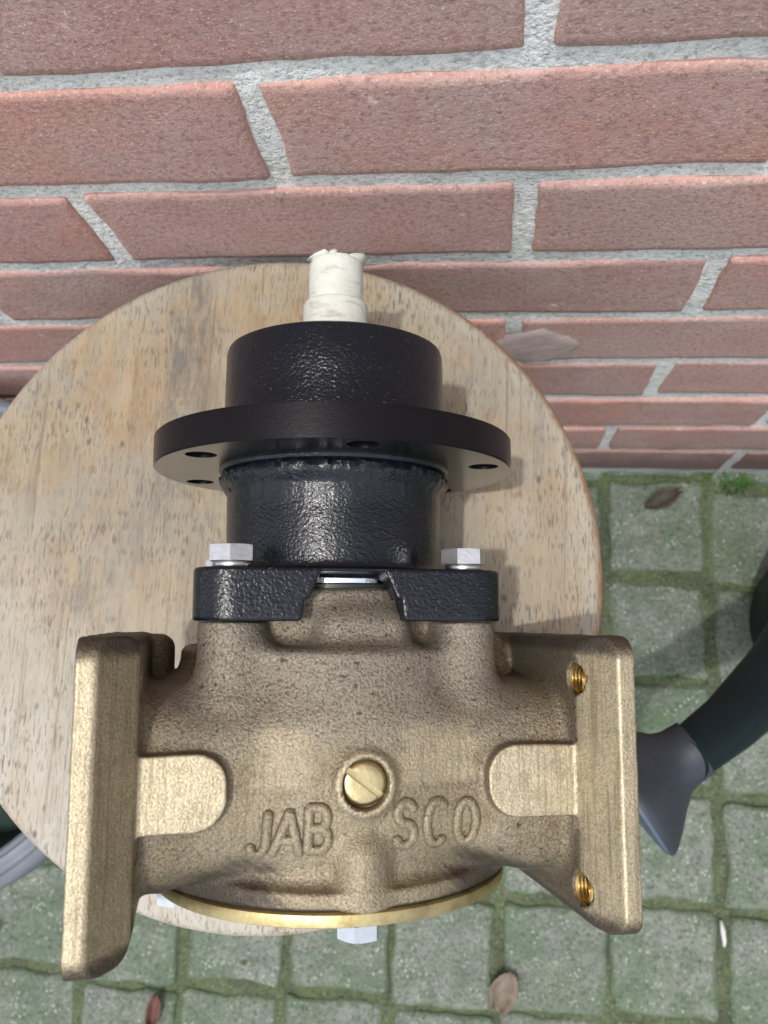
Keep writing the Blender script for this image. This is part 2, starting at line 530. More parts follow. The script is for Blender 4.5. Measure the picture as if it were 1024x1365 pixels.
def block_mesh(name, w, d, h, rnd, corner, mat, nx, ny, irr, relief, seed, slope=0.0):
    """a slab seen from +Z: gridded top with an irregular rounded outline and rolled edges"""
    V, F, E = [], [], []
    o = Vector((seed * 3.7, seed * 1.3, seed * 7.1))
    for j in range(ny + 1):
        for i in range(nx + 1):
            u, v = i / nx * 2 - 1, j / ny * 2 - 1
            # pack samples towards the edge
            u = math.copysign(1 - (1 - abs(u)) ** 1.6, u); v = math.copysign(1 - (1 - abs(v)) ** 1.6, v)
            x, y = u * w / 2, v * d / 2
            # rounded corner
            qx, qy = abs(x) - (w / 2 - corner), abs(y) - (d / 2 - corner)
            if qx > 0 and qy > 0:
                L = math.hypot(qx, qy); m_ = max(qx, qy)
                x = math.copysign(w / 2 - corner + qx * m_ / L, x); y = math.copysign(d / 2 - corner + qy * m_ / L, y)
                dist = corner - m_
            else:
                dist = -max(qx, qy) + corner
            k = max(0.0, 1 - dist / (rnd * 1.5))
            a = irr * (noise.noise(Vector((x, y, 0)) * 28 + o) + 0.6 * noise.noise(Vector((x, y, 0)) * 95 + o))
            L = max(1e-6, math.hypot(x, y))
            sx = (x / (w / 2)) ** 3; sy = (y / (d / 2)) ** 3
            x2 = x + a * sx; y2 = y + irr * sy * (noise.noise(Vector((x, y, 3)) * 28 - o) + 0.6 * noise.noise(Vector((x, y, 9)) * 95 - o))
            t = min(1.0, dist / rnd)
            z = -rnd * (1 - math.sqrt(max(0, 1 - (1 - t) ** 2)))
            z += relief * (noise.noise(Vector((x, y, 0)) * 14 + o) + 0.5 * noise.noise(Vector((x, y, 0)) * 60 + o)) * min(1, t + .3)
            V.append((x2, y2, z)); E.append(k)
    top = lambda i, j: j * (nx + 1) + i
    for j in range(ny):
        for i in range(nx):
            F.append((top(i, j), top(i + 1, j), top(i + 1, j + 1), top(i, j + 1)))
    ring = [top(i, 0) for i in range(nx)] + [top(nx, j) for j in range(ny)] + [top(i, ny) for i in range(nx, 0, -1)] + [top(0, j) for j in range(ny, 0, -1)]
    b0 = len(V)
    for r in ring:
        V.append((V[r][0], V[r][1], -h)); E.append(1.0)
    n = len(ring)
    for k in range(n):
        F.append((ring[k], b0 + k, b0 + (k + 1) % n, ring[(k + 1) % n]))
    me = bpy.data.meshes.new(name)
    me.from_pydata(V, [], F)
    me.polygons.foreach_set('use_smooth', [True] * len(F))
    at = me.attributes.new('edge', 'FLOAT', 'POINT')
    at.data.foreach_set('value', E)
    me.materials.append(mat)
    me.update()
    return me


paver_meshes = [block_mesh('paver', 0.0805, 0.0795, 0.03, 0.0028, 0.0045, M['paver'], 16, 16, 0.0034, 0.0014, s) for s in range(8)]
prnd = random.Random(3)
for i in range(-12, 10):
    for j in range(-7, 3):
        cx = PX0 + (i + 0.5) * PITCH
        cy = PY0 + (j + 0.5) * PITY
        if cy > 0.115: cy += 0.0
        if cy - 0.04 > WALL_Y: continue
        o = bpy.data.objects.new('paver', prnd.choice(paver_meshes))
        link(o, ground)
        o.location = (cx + prnd.uniform(-.0022, .0022), cy + prnd.uniform(-.0022, .0022) + 0.0035 * math.sin(i * 2.1), prnd.uniform(-.0012, .0016))
        o.rotation_euler = (prnd.uniform(-.012, .012), prnd.uniform(-.012, .012), prnd.uniform(-.02, .02) + prnd.choice((0, math.pi)))

# ------------------------------------------------------------------ brick wall
wall = empty('brick_wall', (0, WALL_Y, 0))
tag(wall, 'red brick house wall with rough grey mortar joints behind the stool', 'wall')
COURSE = 0.0625
J1 = CAMZ - 0.2357                  # centre of the first full bed joint in the picture


def mortar_y(x, z):
    n = noise.noise((x * 18, z * 18, 2.2)) + 0.5 * noise.noise((x * 60, z * 60, 5.0))
    return 0.0004 + 0.0011 * n


nx, nz = 150, 110
V, F = [], []
for j in range(nz + 1):
    for i in range(nx + 1):
        x, z = -0.75 + 1.45 * i / nx, -0.01 + 0.93 * j / nz
        V.append((x, mortar_y(x, z), z))
for j in range(nz):
    for i in range(nx):
        a = j * (nx + 1) + i
        F.append((a, a + 1, a + nx + 2, a + nx + 1))
mesh_obj('mortar', V, F, M['mortar'], wall)
BH, BL, BP = 0.0538, 0.1782, 0.1872
brick_meshes = [block_mesh('brick', BL, BH, 0.010, 0.0014, 0.002, M['brick'], 30, 12, 0.0017, 0.0010, 20 + s) for s in range(10)]
starts = {-1: 0.013, 0: -0.083, 1: -0.1745, 2: -0.0855, 3: 0.012, 4: 0.1035, 5: 0.004, 6: 0.090, 7: 0.012}
brnd = random.Random(11)
for k in range(-6, 8):
    zc = J1 - (k + 0.5) * COURSE
    st = starts.get(k, 0.0125 if k % 2 else -0.083)
    n0 = math.ceil((-0.66 - st) / BP)
    for q in range(n0, n0 + 7):
        x0 = st + q * BP
        o = bpy.data.objects.new('brick', brnd.choice(brick_meshes))
        link(o, wall)
        o.rotation_euler = (math.pi / 2 + brnd.uniform(-.008, .008), 0, 0)
        if brnd.random() < .5: o.rotation_euler = (math.pi / 2 + brnd.uniform(-.008, .008), math.pi, 0)
        o.rotation_euler[1] += brnd.uniform(-.006, .006)
        o.location = (x0 + BP / 2, -0.0012 + brnd.uniform(-.0007, .0005), zc + brnd.uniform(-.0012, .0012))
# the wall above and beside the part one can pick apart
V, F = [], []
def addbox(V, F, x0, x1, y0, y1, z0, z1):
    b = len(V)
    V += [(x0, y0, z0), (x1, y0, z0), (x1, y1, z0), (x0, y1, z0), (x0, y0, z1), (x1, y0, z1), (x1, y1, z1), (x0, y1, z1)]
    F += [(b, b + 3, b + 2, b + 1), (b + 4, b + 5, b + 6, b + 7), (b, b + 1, b + 5, b + 4), (b + 1, b + 2, b + 6, b + 5), (b + 2, b + 3, b + 7, b + 6), (b + 3, b, b + 4, b + 7)]
for k in range(-34, 8):
    zc = J1 - (k + 0.5) * COURSE
    st = 0.0125 if k % 2 else -0.083
    for q in range(-12, 13):
        x0 = st + q * BP
        if k >= -6:
            n0 = math.ceil((-0.66 - starts.get(k, st)) / BP)
            if starts.get(k, st) + (n0 - .5) * BP < x0 < starts.get(k, st) + (n0 + 6.5) * BP: continue
        addbox(V, F, x0 + .005, x0 + BP - .005, -0.0015, 0.01, zc - BH / 2, zc + BH / 2)
ob = mesh_obj('brick', V, F, M['brick'], wall, smooth=False)
ob['kind'] = 'stuff'
V, F = [], []
addbox(V, F, -2.4, 2.4, 0.006, 0.12, -0.05, J1 + 35 * COURSE)
mesh_obj('mortar', V, F, M['mortar'], wall, smooth=False)


def blob(name, w, h, t, mat, parent, seed, n=26, m=7):
    """a flat splash: thick in the middle, thin ragged rim; lies in its own x-z plane, bulging to -y"""
    V, F = [(0, -t, 0)], []
    for i in range(1, m + 1):
        for k in range(n):
            a = 2 * math.pi * k / n
            rr = i / m * (1 + 0.22 * noise.noise((math.cos(a) * 1.7 + seed, math.sin(a) * 1.7, 0.3)) + 0.12 * noise.noise((math.cos(a) * 5 + seed, math.sin(a) * 5, 2.0)))
            x, z = w / 2 * rr * math.cos(a), h / 2 * rr * math.sin(a)
            y = -t * (1 - (i / m) ** 3) - 0.25 * t * noise.noise((x * 200 + seed, z * 200, 0)) * (i < m)
            V.append((x, y if i < m else 0.001, z))
    for k in range(n):
        F.append((0, 1 + k, 1 + (k + 1) % n))
    for i in range(m - 1):
        for k in range(n):
            a, b = 1 + i * n + k, 1 + i * n + (k + 1) % n
            F.append((a, a + n, b + n, b))
    return fix_normals(mesh_obj(name, V, F, mat, parent))


s1 = blob('mortar_splash', 0.052, 0.048, 0.0009, M['smear'], wall, 4.0)
s1.location = (0.024, -0.0016, CAMZ - 0.464)
s1['label'] = 'grey mortar smeared over the brick face'

# grass tufts and moss at the foot of the wall
def blades(name, spots, mat, parent):
    V, F = [], []
    r = random.Random(5)
    for (x, y, n, hh, sp) in spots:
        for _ in range(n):
            a = r.uniform(0, 6.28); L = hh * r.uniform(.6, 1.2); wd = 0.0011 * r.uniform(.7, 1.4)
            bx, by = x + r.gauss(0, sp), y + r.gauss(0, sp * .5)
            dx, dy = math.cos(a), math.sin(a)
            b = len(V)
            for t in (0, .5, 1):
                px, py, pz = bx + dx * L * .55 * t * t, by + dy * L * .55 * t * t, -.004 + L * (t - .25 * t * t)
                ww = wd * (1 - .8 * t)
                V.append((px - dy * ww, py + dx * ww, pz)); V.append((px + dy * ww, py - dx * ww, pz))
            F += [(b, b + 1, b + 3, b + 2), (b + 2, b + 3, b + 5, b + 4)]
    o = mesh_obj(name, V, F, mat, parent)
    o['kind'] = 'stuff'
    return o


blades('grass', [(0.212, 0.186, 46, 0.016, .006), (0.150, 0.187, 26, 0.008, .012), (0.10, 0.188, 26, 0.007, .014), (0.19, 0.187, 30, 0.008, .010),
                 (-0.422, -0.215, 40, 0.016, .005), (-0.43, -0.235, 26, 0.014, .004)], M['grass'], ground)


def leaf(name, L, W, curl, mat, loc, rot, label, seed):
    V, F = [], []
    n, m = 12, 6
    for i in range(n + 1):
        t = i / n
        ww = W * math.sin(math.pi * (0.06 + 0.9 * t)) ** 0.8 * (1 + .18 * noise.noise((t * 6, seed, 0)))
        for j in range(m + 1):
            q = j / m * 2 - 1
            V.append((L * (t - .5), ww / 2 * q, curl * (q * q) * W + curl * .5 * L * (t - .5) ** 2 * 2 + 0.0015 * noise.noise((t * 5, q * 3, seed))))
    for i in range(n):
        for j in range(m):
            a = i * (m + 1) + j
            F.append((a, a + m + 1, a + m + 2, a + 1))
    o = mesh_obj(name, V, F, mat)
    sm = o.modifiers.new('thickness', 'SOLIDIFY'); sm.thickness = 0.0006
    o.location = loc; o.rotation_euler = rot
    return tag(o, label, 'leaf', 'dry leaves on the paving')


leaf('dry_leaf', 0.030, 0.022, 0.35, M['leaf'], (0.017, -0.231, 0.004), (0.1, .1, 1.2), 'pale tan dry leaf on the mossy joint below the pump', 1.0)
leaf('dry_leaf', 0.026, 0.011, 0.6, M['leafred'], (-0.268, -0.268, 0.004), (0.2, .1, 1.5), 'small reddish brown dry leaf on the paving at the lower left', 2.0)
leaf('dry_leaf', 0.034, 0.016, 0.5, M['leafbrown'], (0.148, 0.170, 0.004), (0.1, .15, .5), 'curled dark brown dry leaf at the foot of the brick wall', 3.0)
V, F = tube([(0.186, -0.168, .004), (0.187, -0.175, .0045), (0.188, -0.183, .004), (0.188, -0.187, .003)], [.0011, .0020, .0017, .0009], 8)
o = mesh_obj('paper_scrap', V, F, M['scrap'])
tag(o, 'tiny white scrap lying in the mossy joint at the right', 'scrap')

# ------------------------------------------------------------------ stool
STZ = CAMZ - 0.35
SR = 0.1452
stool = empty('wooden_stool', (-0.09824, 0.04651, 0))
tag(stool, 'round weathered wooden stool carrying the bronze pump', 'stool')
TH = 0.026
prof = [(-.004, -TH), (-.0012, -TH + .0012), (0.0, -TH + .004), (0.0, -.0060), (-.0002, -.0042), (-.0009, -.0024), (-.0020, -.0010), (-.0032, -.0003), (-.0046, 0.0)]
cuts = [-SR, -0.105, -0.0475, 0.0165, 0.0775, SR]
GAP = 0.00003
for bi in range(5):
    xa, xb = cuts[bi] + (GAP if bi else 0), cuts[bi + 1] - (GAP if bi < 4 else 0)
    NA = 40
    V, F, SD, WR = [], [], [], []
    def outline(r):
        a, b = max(xa, -r), min(xb, r)
        pts = []
        ta, tb = math.acos(max(-1, min(1, a / r))), math.acos(max(-1, min(1, b / r)))
        for k in range(NA + 1):
            t = ta + (tb - ta) * k / NA
            pts.append((r * math.cos(t), r * math.sin(t)))
        for k in range(NA + 1):
            t = tb + (ta - tb) * k / NA
            pts.append((r * math.cos(t), -r * math.sin(t)))
        return pts
    for (dr, z) in prof:
        for (x, y) in outline(SR + dr):
            V.append((x, y, z)); SD.append(min(1.0, max(0.0, (math.hypot(x, y) - (SR - .0034)) / .0008)) * min(1.0, max(.12, (x - .03) / .05)))
            WR.append(0)
    n = 2 * (NA + 1)
    for i in range(len(prof) - 1):
        for k in range(n):
            F.append((i * n + k, i * n + (k + 1) % n, (i + 1) * n + (k + 1) % n, (i + 1) * n + k))
    # gridded top cap between the two arcs so wear can vary over it
    b0 = (len(prof) - 1) * n
    rows = 30
    prev = [b0 + k for k in range(NA + 1)]
    bot = [b0 + 2 * NA + 1 - k for k in range(NA + 1)]
    for rj in range(1, rows + 1):
        if rj < rows:
            cur = []
            for k in range(NA + 1):
                A, B = V[b0 + k], V[b0 + 2 * NA + 1 - k]
                t = rj / rows
                V.append((A[0], A[1] + (B[1] - A[1]) * t, 0.0)); SD.append(0.0); cur.append(len(V) - 1)
        else:
            cur = bot
        for k in range(NA):
            F.append((prev[k], prev[k + 1], cur[k + 1], cur[k]))
        prev = cur
    F.append(tuple(range(n - 1, -1, -1)))
    WR = []
    for (x, y, z) in V:
        edge = max(0, (math.hypot(x, y) - (SR - .013)) / .013)
        low = min(1, max(0, (-y - x * .45 - .005) / .09))
        WR.append(min(1.0, 0.8 * edge ** 2 + 0.85 * low + .25 * min(1, max(0, (x - .03) / .06))) if z > -.003 else 0.0)  # seat top paler towards the lower left, the rim and the right
    o = mesh_obj('seat_board', V, F, M['wood'], stool, sharp=40)
    a = o.data.attributes.new('side', 'FLOAT', 'POINT'); a.data.foreach_set('value', SD)
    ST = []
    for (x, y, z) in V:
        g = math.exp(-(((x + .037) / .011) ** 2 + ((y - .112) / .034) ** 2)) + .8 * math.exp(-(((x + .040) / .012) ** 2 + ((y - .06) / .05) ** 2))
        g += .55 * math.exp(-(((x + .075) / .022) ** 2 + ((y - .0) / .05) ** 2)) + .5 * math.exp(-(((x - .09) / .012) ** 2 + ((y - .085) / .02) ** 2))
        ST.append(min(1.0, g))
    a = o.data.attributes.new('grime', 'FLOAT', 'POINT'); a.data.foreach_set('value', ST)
    a = o.data.attributes.new('paleness', 'FLOAT', 'POINT'); a.data.foreach_set('value', WR)
    fix_normals(o)
    o.location = (0, 0, STZ)
legs_top, legs_bot = [], []
for sx in (-1, 1):
    for sy in (-1, 1):
        t_ = Vector((sx * .066, sy * .066, STZ - TH)); b_ = Vector((sx * .078, sy * .078, 0.0))
        V, F = tube([b_, b_.lerp(t_, .3), b_.lerp(t_, .7), t_ + Vector((0, 0, .0005))], [.011, .013, .0145, .014], 16)
        fix_normals(mesh_obj('leg', V, F, M['leg'], stool, sharp=50))
        legs_bot.append(b_.lerp(t_, .35))
for a, b in ((0, 1), (2, 3), (0, 2), (1, 3)):
    V, F = tube([legs_bot[a], legs_bot[b]], [.0075, .0075], 12)
    fix_normals(mesh_obj('stretcher', V, F, M['leg'], stool, sharp=50))

# ------------------------------------------------------------------ watering can (right edge)
can = empty('watering_can', (0.268, 0.064, 0))
tag(can, 'dark green plastic watering can with blue grey rose on the paving', 'watering can')
pr = [(0.002, 0.0), (0.002, .070), (0.006, .080), (0.06, .086), (0.125, .089), (0.140, .086), (0.148, .074), (0.150, .045), (0.1485, .043), (0.145, .045)]
V, F = lathe([(z, r * .86) for z, r in pr], 64, 'z')
V = [(x + .018, y, z) for x, y, z in V]
fix_normals(mesh_obj('body', V, F, M['can'], can, sharp=40))


def canp(x, y, z): return (x - 0.268, y - 0.064, z)


sp = [canp(.262, .075, .075), canp(.222, .050, .130), canp(.176, .020, .205), canp(.130, -.011, .259), canp(.1020, -.029, .2785)]
V, F = tube(sp, [.031, .027, .0205, .0155, .0135], 28)
fix_normals(mesh_obj('spout', V, F, M['can'], can, sharp=60))
# rose: collar, flaring head, face plate
rb = Vector(canp(.1085, -.024, .2745)); rd = (Vector((-.80, -.56, -.05))).normalized()
ry = Vector((0, 0, 1)).cross(rd).normalized(); rz = rd.cross(ry)


def along(profile, n=40, flat=1.0, bend=None):
    V, F = [], []
    m_ = len(profile)
    for k in range(n):
        q = 2 * math.pi * k / n
        for (s, r) in profile:
            off = bend(s) if bend else Vector((0, 0, 0))
            V.append(rb + off + rd * s + (ry * math.cos(q) + rz * math.sin(q) * flat) * r)
    for k in range(n):
        for i in range(m_ - 1):
            F.append((k * m_ + i, k * m_ + i + 1, ((k + 1) % n) * m_ + i + 1, ((k + 1) % n) * m_ + i))
    return V, F


bend = lambda s: Vector((-.10, .10, 0.10)) * max(0, s - .012) * 0.8
V, F = along([(0, .0138), (0, .0152), (.005, .0155), (.010, .0158), (.015, .0175), (.022, .0235), (.030, .0315), (.037, .0375), (.0395, .0390), (.0415, .0388)], bend=bend)
fix_normals(mesh_obj('rose', V, F, M['rose'], can, sharp=50))
V, F = along([(.0410, .0382), (.0430, .0376), (.0445, .028), (.0460, .014), (.0465, .0)], bend=bend)
fix_normals(mesh_obj('rose_face', V, F, M['roseface'], can, sharp=50))
hp = [canp(.30, .145, .09), canp(.31, .165, .15), canp(.30, .13, .235), canp(.275, .07, .262), canp(.245, .02, .235), canp(.235, .000, .148)]
hp = [Vector(p) for p in hp]
fine = []
for i in range(len(hp) - 1):
    for t in np.linspace(0, 1, 7)[:-1]:
        p0, p1, p2, p3 = hp[max(i - 1, 0)], hp[i], hp[i + 1], hp[min(i + 2, len(hp) - 1)]
        fine.append(0.5 * ((2 * p1) + (p2 - p0) * t + (2 * p0 - 5 * p1 + 4 * p2 - p3) * t * t + (3 * p1 - p0 - 3 * p2 + p3) * t ** 3))
fine.append(hp[-1])
for p in fine:
    p.x += 0.12
V, F = tube(fine, [.010] * len(fine), 14)
fix_normals(mesh_obj('handle', V, F, M['can'], can, sharp=60))

# ------------------------------------------------------------------ grey tub (left edge)
tub = empty('plastic_tub', (-0.371, 0.017, 0))
tag(tub, 'grey plastic tub with ridged rim and dark green inside, under the stool edge', 'tub')
R0, HT = 0.1685, 0.247
pr = [(0.0, 0.0), (0.0, .125), (.004, .130), (HT - .03, R0 - .012), (HT - .028, R0 - .002), (HT - .004, R0), (HT, R0 - .002), (HT + .0012, R0 - .006), (HT - .0006, R0 - .008),
      (HT - .0004, R0 - .0105), (HT + .0012, R0 - .012), (HT + .0012, R0 - .015), (HT - .0006, R0 - .0165), (HT + .0008, R0 - .0185), (HT - .001, R0 - .0205), (HT - .006, R0 - .0212)]
V, F = lathe(pr, 128, 'z')
fix_normals(mesh_obj('rim_and_wall', V, F, M['tub'], tub, sharp=50))
pr = [(HT - .0055, R0 - .0206), (HT - .05, R0 - .027), (HT - .12, R0 - .035), (HT - .125, R0 - .05), (HT - .125, 0.0)]
V, F = lathe(pr, 96, 'z')
fix_normals(mesh_obj('liner', V, F, M['tubin'], tub, sharp=50))

# ------------------------------------------------------------------ pump
PM = Matrix(((0.9436, -0.0297, 0.3296), (0.0544, 0.9963, -0.0662), (-0.3265, 0.0804, 0.9418)))
PO = Vector((-0.05184, -0.02133, CAMZ - 0.29564))
pump = empty('flange_pump', PO)
q_ = PM.to_quaternion(); q_.normalize()
pump.rotation_euler = q_.to_euler()
tag(pump, 'bronze flanged pump with black bearing housing and taped shaft lying on the stool', 'pump')


# --- signed distance modelling (millimetres: x across, s along the shaft, h up)
def smin(a, b, k):
    t = np.clip(0.5 + 0.5 * (b - a) / k, 0, 1)
    return b + (a - b) * t - k * t * (1 - t)


def smax(a, b, k): return -smin(-a, -b, k)


def rcyl(r, R, a, half, rd):
    q1, q2 = r - (R - rd), np.abs(a) - (half - rd)
    return np.minimum(np.maximum(q1, q2), 0) + np.hypot(np.maximum(q1, 0), np.maximum(q2, 0)) - rd


def rbox(a, b, c, ha, hb, hc, rd):
    q1, q2, q3 = np.abs(a) - (ha - rd), np.abs(b) - (hb - rd), np.abs(c) - (hc - rd)
    return np.minimum(np.maximum(np.maximum(q1, q2), q3), 0) + np.sqrt(np.maximum(q1, 0) ** 2 + np.maximum(q2, 0) ** 2 + np.maximum(q3, 0) ** 2) - rd


HOLES = [(26.5, 55.3), (-33.0, 55.8), (27.0, -12.0), (-33.0, -12.0)]


def plate_sdf(x, s, h):
    ax = np.abs(x)
    dl = np.where(x < 0, 3.4, 0.0)
    sc_ = np.where(x < 0, s + 1.5, s + 1.6)
    sh_ = np.where(x < 0, 41.0, 40.9)
    q1, q2 = np.abs(sc_) - (sh_ - 6.0), np.abs(h - 21.6) - (49.7 - 6.0)
    d2 = np.minimum(np.maximum(q1, q2), 0) + np.hypot(np.maximum(q1, 0), np.maximum(q2, 0)) - 6.0
    d = smax(d2, np.maximum(ax - 75.3, 63.8 - dl - ax), 1.0)
    d = smax(d, (-(ax - 64.2 + dl) * 13.8 + (h - 57.5) * (5.8 + dl)) / np.hypot(13.8, 5.8 + dl), 0.9)
    d = smax(d, -(ax - 63.5 + dl) * .82 + (np.abs(sc_) - sh_ + 3.5) * .57, 1.5)
    return d


def body_sdf(x, s, h):
    r = np.hypot(x, h)
    ax = np.abs(x)
    d = rcyl(r, 50.3, s - 5.5, 27.5, 10.0)                         # pump chamber
    d = smin(d, rcyl(r, 50.9, s - 0.5, 34.5, 2), 5.0)
    d = smin(d, rcyl(r, 49.0, s - 31, 4.2, 1.6), 2.0)             # rear shoulder
    # ports
    hs_ = 24.5 + 4.5 * np.clip((ax - 24) / 30, 0, 1) ** 1.5
    ps, ph = (s + 2.2 + 2.0 * np.clip((ax - 24) / 30, 0, 1)) / hs_, (h - 20.5) / 31.0
    pr_ = (ps ** 4 + np.abs(ph) ** 3.2 + 1e-9) ** (1 / 3.4)
    dp = (pr_ - 1) * 26.0
    dp = smax(dp, ax - 68, 1.0)
    d = smin(d, dp, 9.0)
    # front lip
    d = smin(d, rcyl(r, 56.0, s + 32.2, 2.1, 0.7), 6.0)
    # cover screw bosses
    for a in (90, 12, 168, 240, 300):
        bx, bh = 48.9 * math.cos(math.radians(a)), 48.9 * math.sin(math.radians(a))
        if a == 90: bx += 1.0
        ss = np.clip(s, -34.0, -22.0)
        d = smin(d, np.sqrt((x - bx) ** 2 + (h - bh) ** 2 + (s - ss) ** 2) - 8.0, 3.0)
    # rear neck and lug seats
    d = smin(d, rcyl(r, 39.5, s - 44, 9.5, 2), 5.0)
    d = smin(d, rbox(x - 3.5, s - 40, h - 29, 13, 6.5, 15.0, 5), 7.5)
    for sx in (-1, 1):
        for sh in (-1, 1):
            rr = np.hypot(x - 36.2 * sx, h - 35 * sh)
            d = smin(d, rcyl(rr, 9.6, s - 32, 11.2, 0.8), 8.0)
    # port plates
    d = smin(d, plate_sdf(x, s, h), 4.0)
    for (hs, hh) in HOLES[2:]:
        d = smin(d, rcyl(np.hypot(s - np.sign(hs) * 27.0, h - hh - 5), 12.2, ax - 61, 7.8, 5.0), 1.6)
    # flat topped tongues running from body to plates
    tip = np.clip(ax, 45.5, 90)
    dt = np.sqrt((ax - tip) ** 2 * 1.0 + np.maximum(np.abs(s + 2.2 + (ax - 50) * .02) - 1.6, 0) ** 2) - 8.6
    dt = smax(smax(dt, h - 55.8, 0.8), 66 - h - 40, 1)
    dt = np.maximum(dt, ax - 66)
    d = smin(d, dt, 1.3)
    # collar round the priming plug
    rr = np.hypot((x - 1.0) * 1.02, (s + 1.6) * 0.97)
    d = smin(d, rcyl(rr, 8.3, h - 46, 9.2, 0.7), 3.2)
    d = smax(d, -np.maximum(rr - 6.75, 51.8 - h), 0.4)
    # threaded holes
    for (hs, hh) in HOLES:
        h2 = np.where(x < 0, 50.5, hh) if hh > 0 else hh
        d = smax(d, -np.maximum(np.hypot(s - hs, h - h2) - 4.6, 55 - ax), 0.5)
    # cast waviness
    d = d + 0.13 * np.sin(x * .31 + 1.3 * np.sin(s * .23)) * np.sin(h * .27 + s * .19) * np.cos(s * .41)
    return d


def bracket_sdf(x, s, h):
    q1, q2 = np.abs(x) - (47.6 - 12), np.abs(h) - (46.8 - 12)
    d2 = np.minimum(np.maximum(q1, q2), 0) + np.hypot(np.maximum(q1, 0), np.maximum(q2, 0)) - 12
    d = smax(d2, np.abs(s - 51.3) - 7.9, 1.2)
    hw = np.where(s < 50, 14.4 + (50 - s) * .12, 13.0 - np.clip(s - 50, 0, 9) * .42)
    slot = np.maximum(np.maximum(np.abs(x + 1.2) - hw, 30 - np.abs(h)), s - 58.0)
    d = smax(d, -slot, 1.2)
    side = np.maximum(np.maximum(np.abs(h) - 16, 36 - np.abs(x)), s - 56.0)
    d = smax(d, -side, 2.0)
    d = smax(d, -np.maximum(np.hypot(x, h) - 37.5, s - 58.0), 1.0)
    d = smin(d, np.maximum(rcyl(np.hypot(x, h), 36.9, s - 64, 7.5, 1), 56.8 - s), 3.0)
    return d


def surface_nets(f, lo, hi, step):
    lo = np.array(lo, float); hi = np.array(hi, float)
    n = np.ceil((hi - lo) / step).astype(int) + 1
    ax = [(lo[i] + step * np.arange(n[i])).astype(np.float32) for i in range(3)]
    D = np.empty(n, np.float32)
    for i0 in range(0, n[0], 24):
        X, S, H = np.meshgrid(ax[0][i0:i0 + 24], ax[1], ax[2], indexing='ij')
        D[i0:i0 + 24] = f(X, S, H)
    neg = D < 0
    c = np.zeros(n - 1, np.int8)
    for a in (0, 1):
        for b in (0, 1):
            for e in (0, 1):
                c += neg[a:n[0] - 1 + a, b:n[1] - 1 + b, e:n[2] - 1 + e]
    act = (c > 0) & (c < 8)
    idx = np.full(n - 1, -1, np.int64)
    cells = np.argwhere(act)
    idx[act] = np.arange(len(cells))
    P = np.zeros((len(cells), 3)); W = np.zeros(len(cells))
    corners = [(a, b, e) for a in (0, 1) for b in (0, 1) for e in (0, 1)]
    for c0 in corners:
        for k in range(3):
            if c0[k]: continue
            c1 = list(c0); c1[k] = 1
            A = cells + np.array(c0); B = cells + np.array(c1)
            da = D[A[:, 0], A[:, 1], A[:, 2]].astype(float); db = D[B[:, 0], B[:, 1], B[:, 2]].astype(float)
            m_ = (da < 0) != (db < 0)
            t = np.where(m_, da / np.where(np.abs(da - db) < 1e-12, 1, da - db), 0)
            p = A + (B - A) * t[:, None]
            P[m_] += p[m_]; W[m_] += 1
    P = lo + P / W[:, None] * step
    Q = []
    for k in range(3):
        u, v = [(1, 2), (2, 0), (0, 1)][k]
        sl0 = [slice(None)] * 3; sl1 = [slice(None)] * 3
        sl0[k] = slice(0, -1); sl1[k] = slice(1, None)
        e = np.argwhere(neg[tuple(sl0)] != neg[tuple(sl1)])
        e = e[(e[:, u] > 0) & (e[:, v] > 0) & (e[:, u] < n[u] - 1) & (e[:, v] < n[v] - 1)]
        s0 = neg[e[:, 0], e[:, 1], e[:, 2]]
        def cell(du, dv):
            q = e.copy(); q[:, u] += du; q[:, v] += dv
            return idx[q[:, 0], q[:, 1], q[:, 2]]
        quad = np.stack([cell(-1, -1), cell(0, -1), cell(0, 0), cell(-1, 0)], 1)
        quad[~s0] = quad[~s0][:, ::-1]
        Q.append(quad)
    Q = np.concatenate(Q)
    return P, Q


def grad(f, P, e=0.25):
    G = np.zeros_like(P)
    for k in range(3):
        d = np.zeros(3); d[k] = e
        A, B = P + d, P - d
        G[:, k] = f(A[:, 0], A[:, 1], A[:, 2]) - f(B[:, 0], B[:, 1], B[:, 2])
    return G / (2 * e)


def relax(f, P, it=2):
    for _ in range(it):
        d = f(P[:, 0], P[:, 1], P[:, 2]); G = grad(f, P)
        L = np.maximum((G ** 2).sum(1), 0.15)
        stp = np.clip(d / L, -0.5, 0.5)
        P = P - G * stp[:, None]
    return P


def sdf_part(name, P, Q, N, mat, parent, attrs=None):
    used = np.unique(Q)
    mp = np.full(len(P), -1); mp[used] = np.arange(len(used))
    me = bpy.data.meshes.new(name)
    v = P[used] * 0.001
    q = mp[Q]
    me.vertices.add(len(v)); me.vertices.foreach_set('co', v.astype(np.float32).ravel())
    me.loops.add(q.size); me.loops.foreach_set('vertex_index', q.astype(np.int32).ravel())
    me.polygons.add(len(q)); me.polygons.foreach_set('loop_start', np.arange(0, q.size, 4, dtype=np.int32))
    me.polygons.foreach_set('loop_total', np.full(len(q), 4, dtype=np.int32))
    me.update(calc_edges=True); me.validate()
    me.polygons.foreach_set('use_smooth', np.ones(len(me.polygons), bool))
    me.materials.append(mat)
    for k, a in (attrs or {}).items():
        at = me.attributes.new(k, 'FLOAT', 'POINT'); at.data.foreach_set('value', a[used].astype(np.float32))
    me.normals_split_custom_set_from_vertices([tuple(n) for n in N[used]])
    return link(bpy.data.objects.new(name, me), parent)


def sstep(a, b, x):
    t = np.clip((x - a) / (b - a), 0, 1)
    return t * t * (3 - 2 * t)


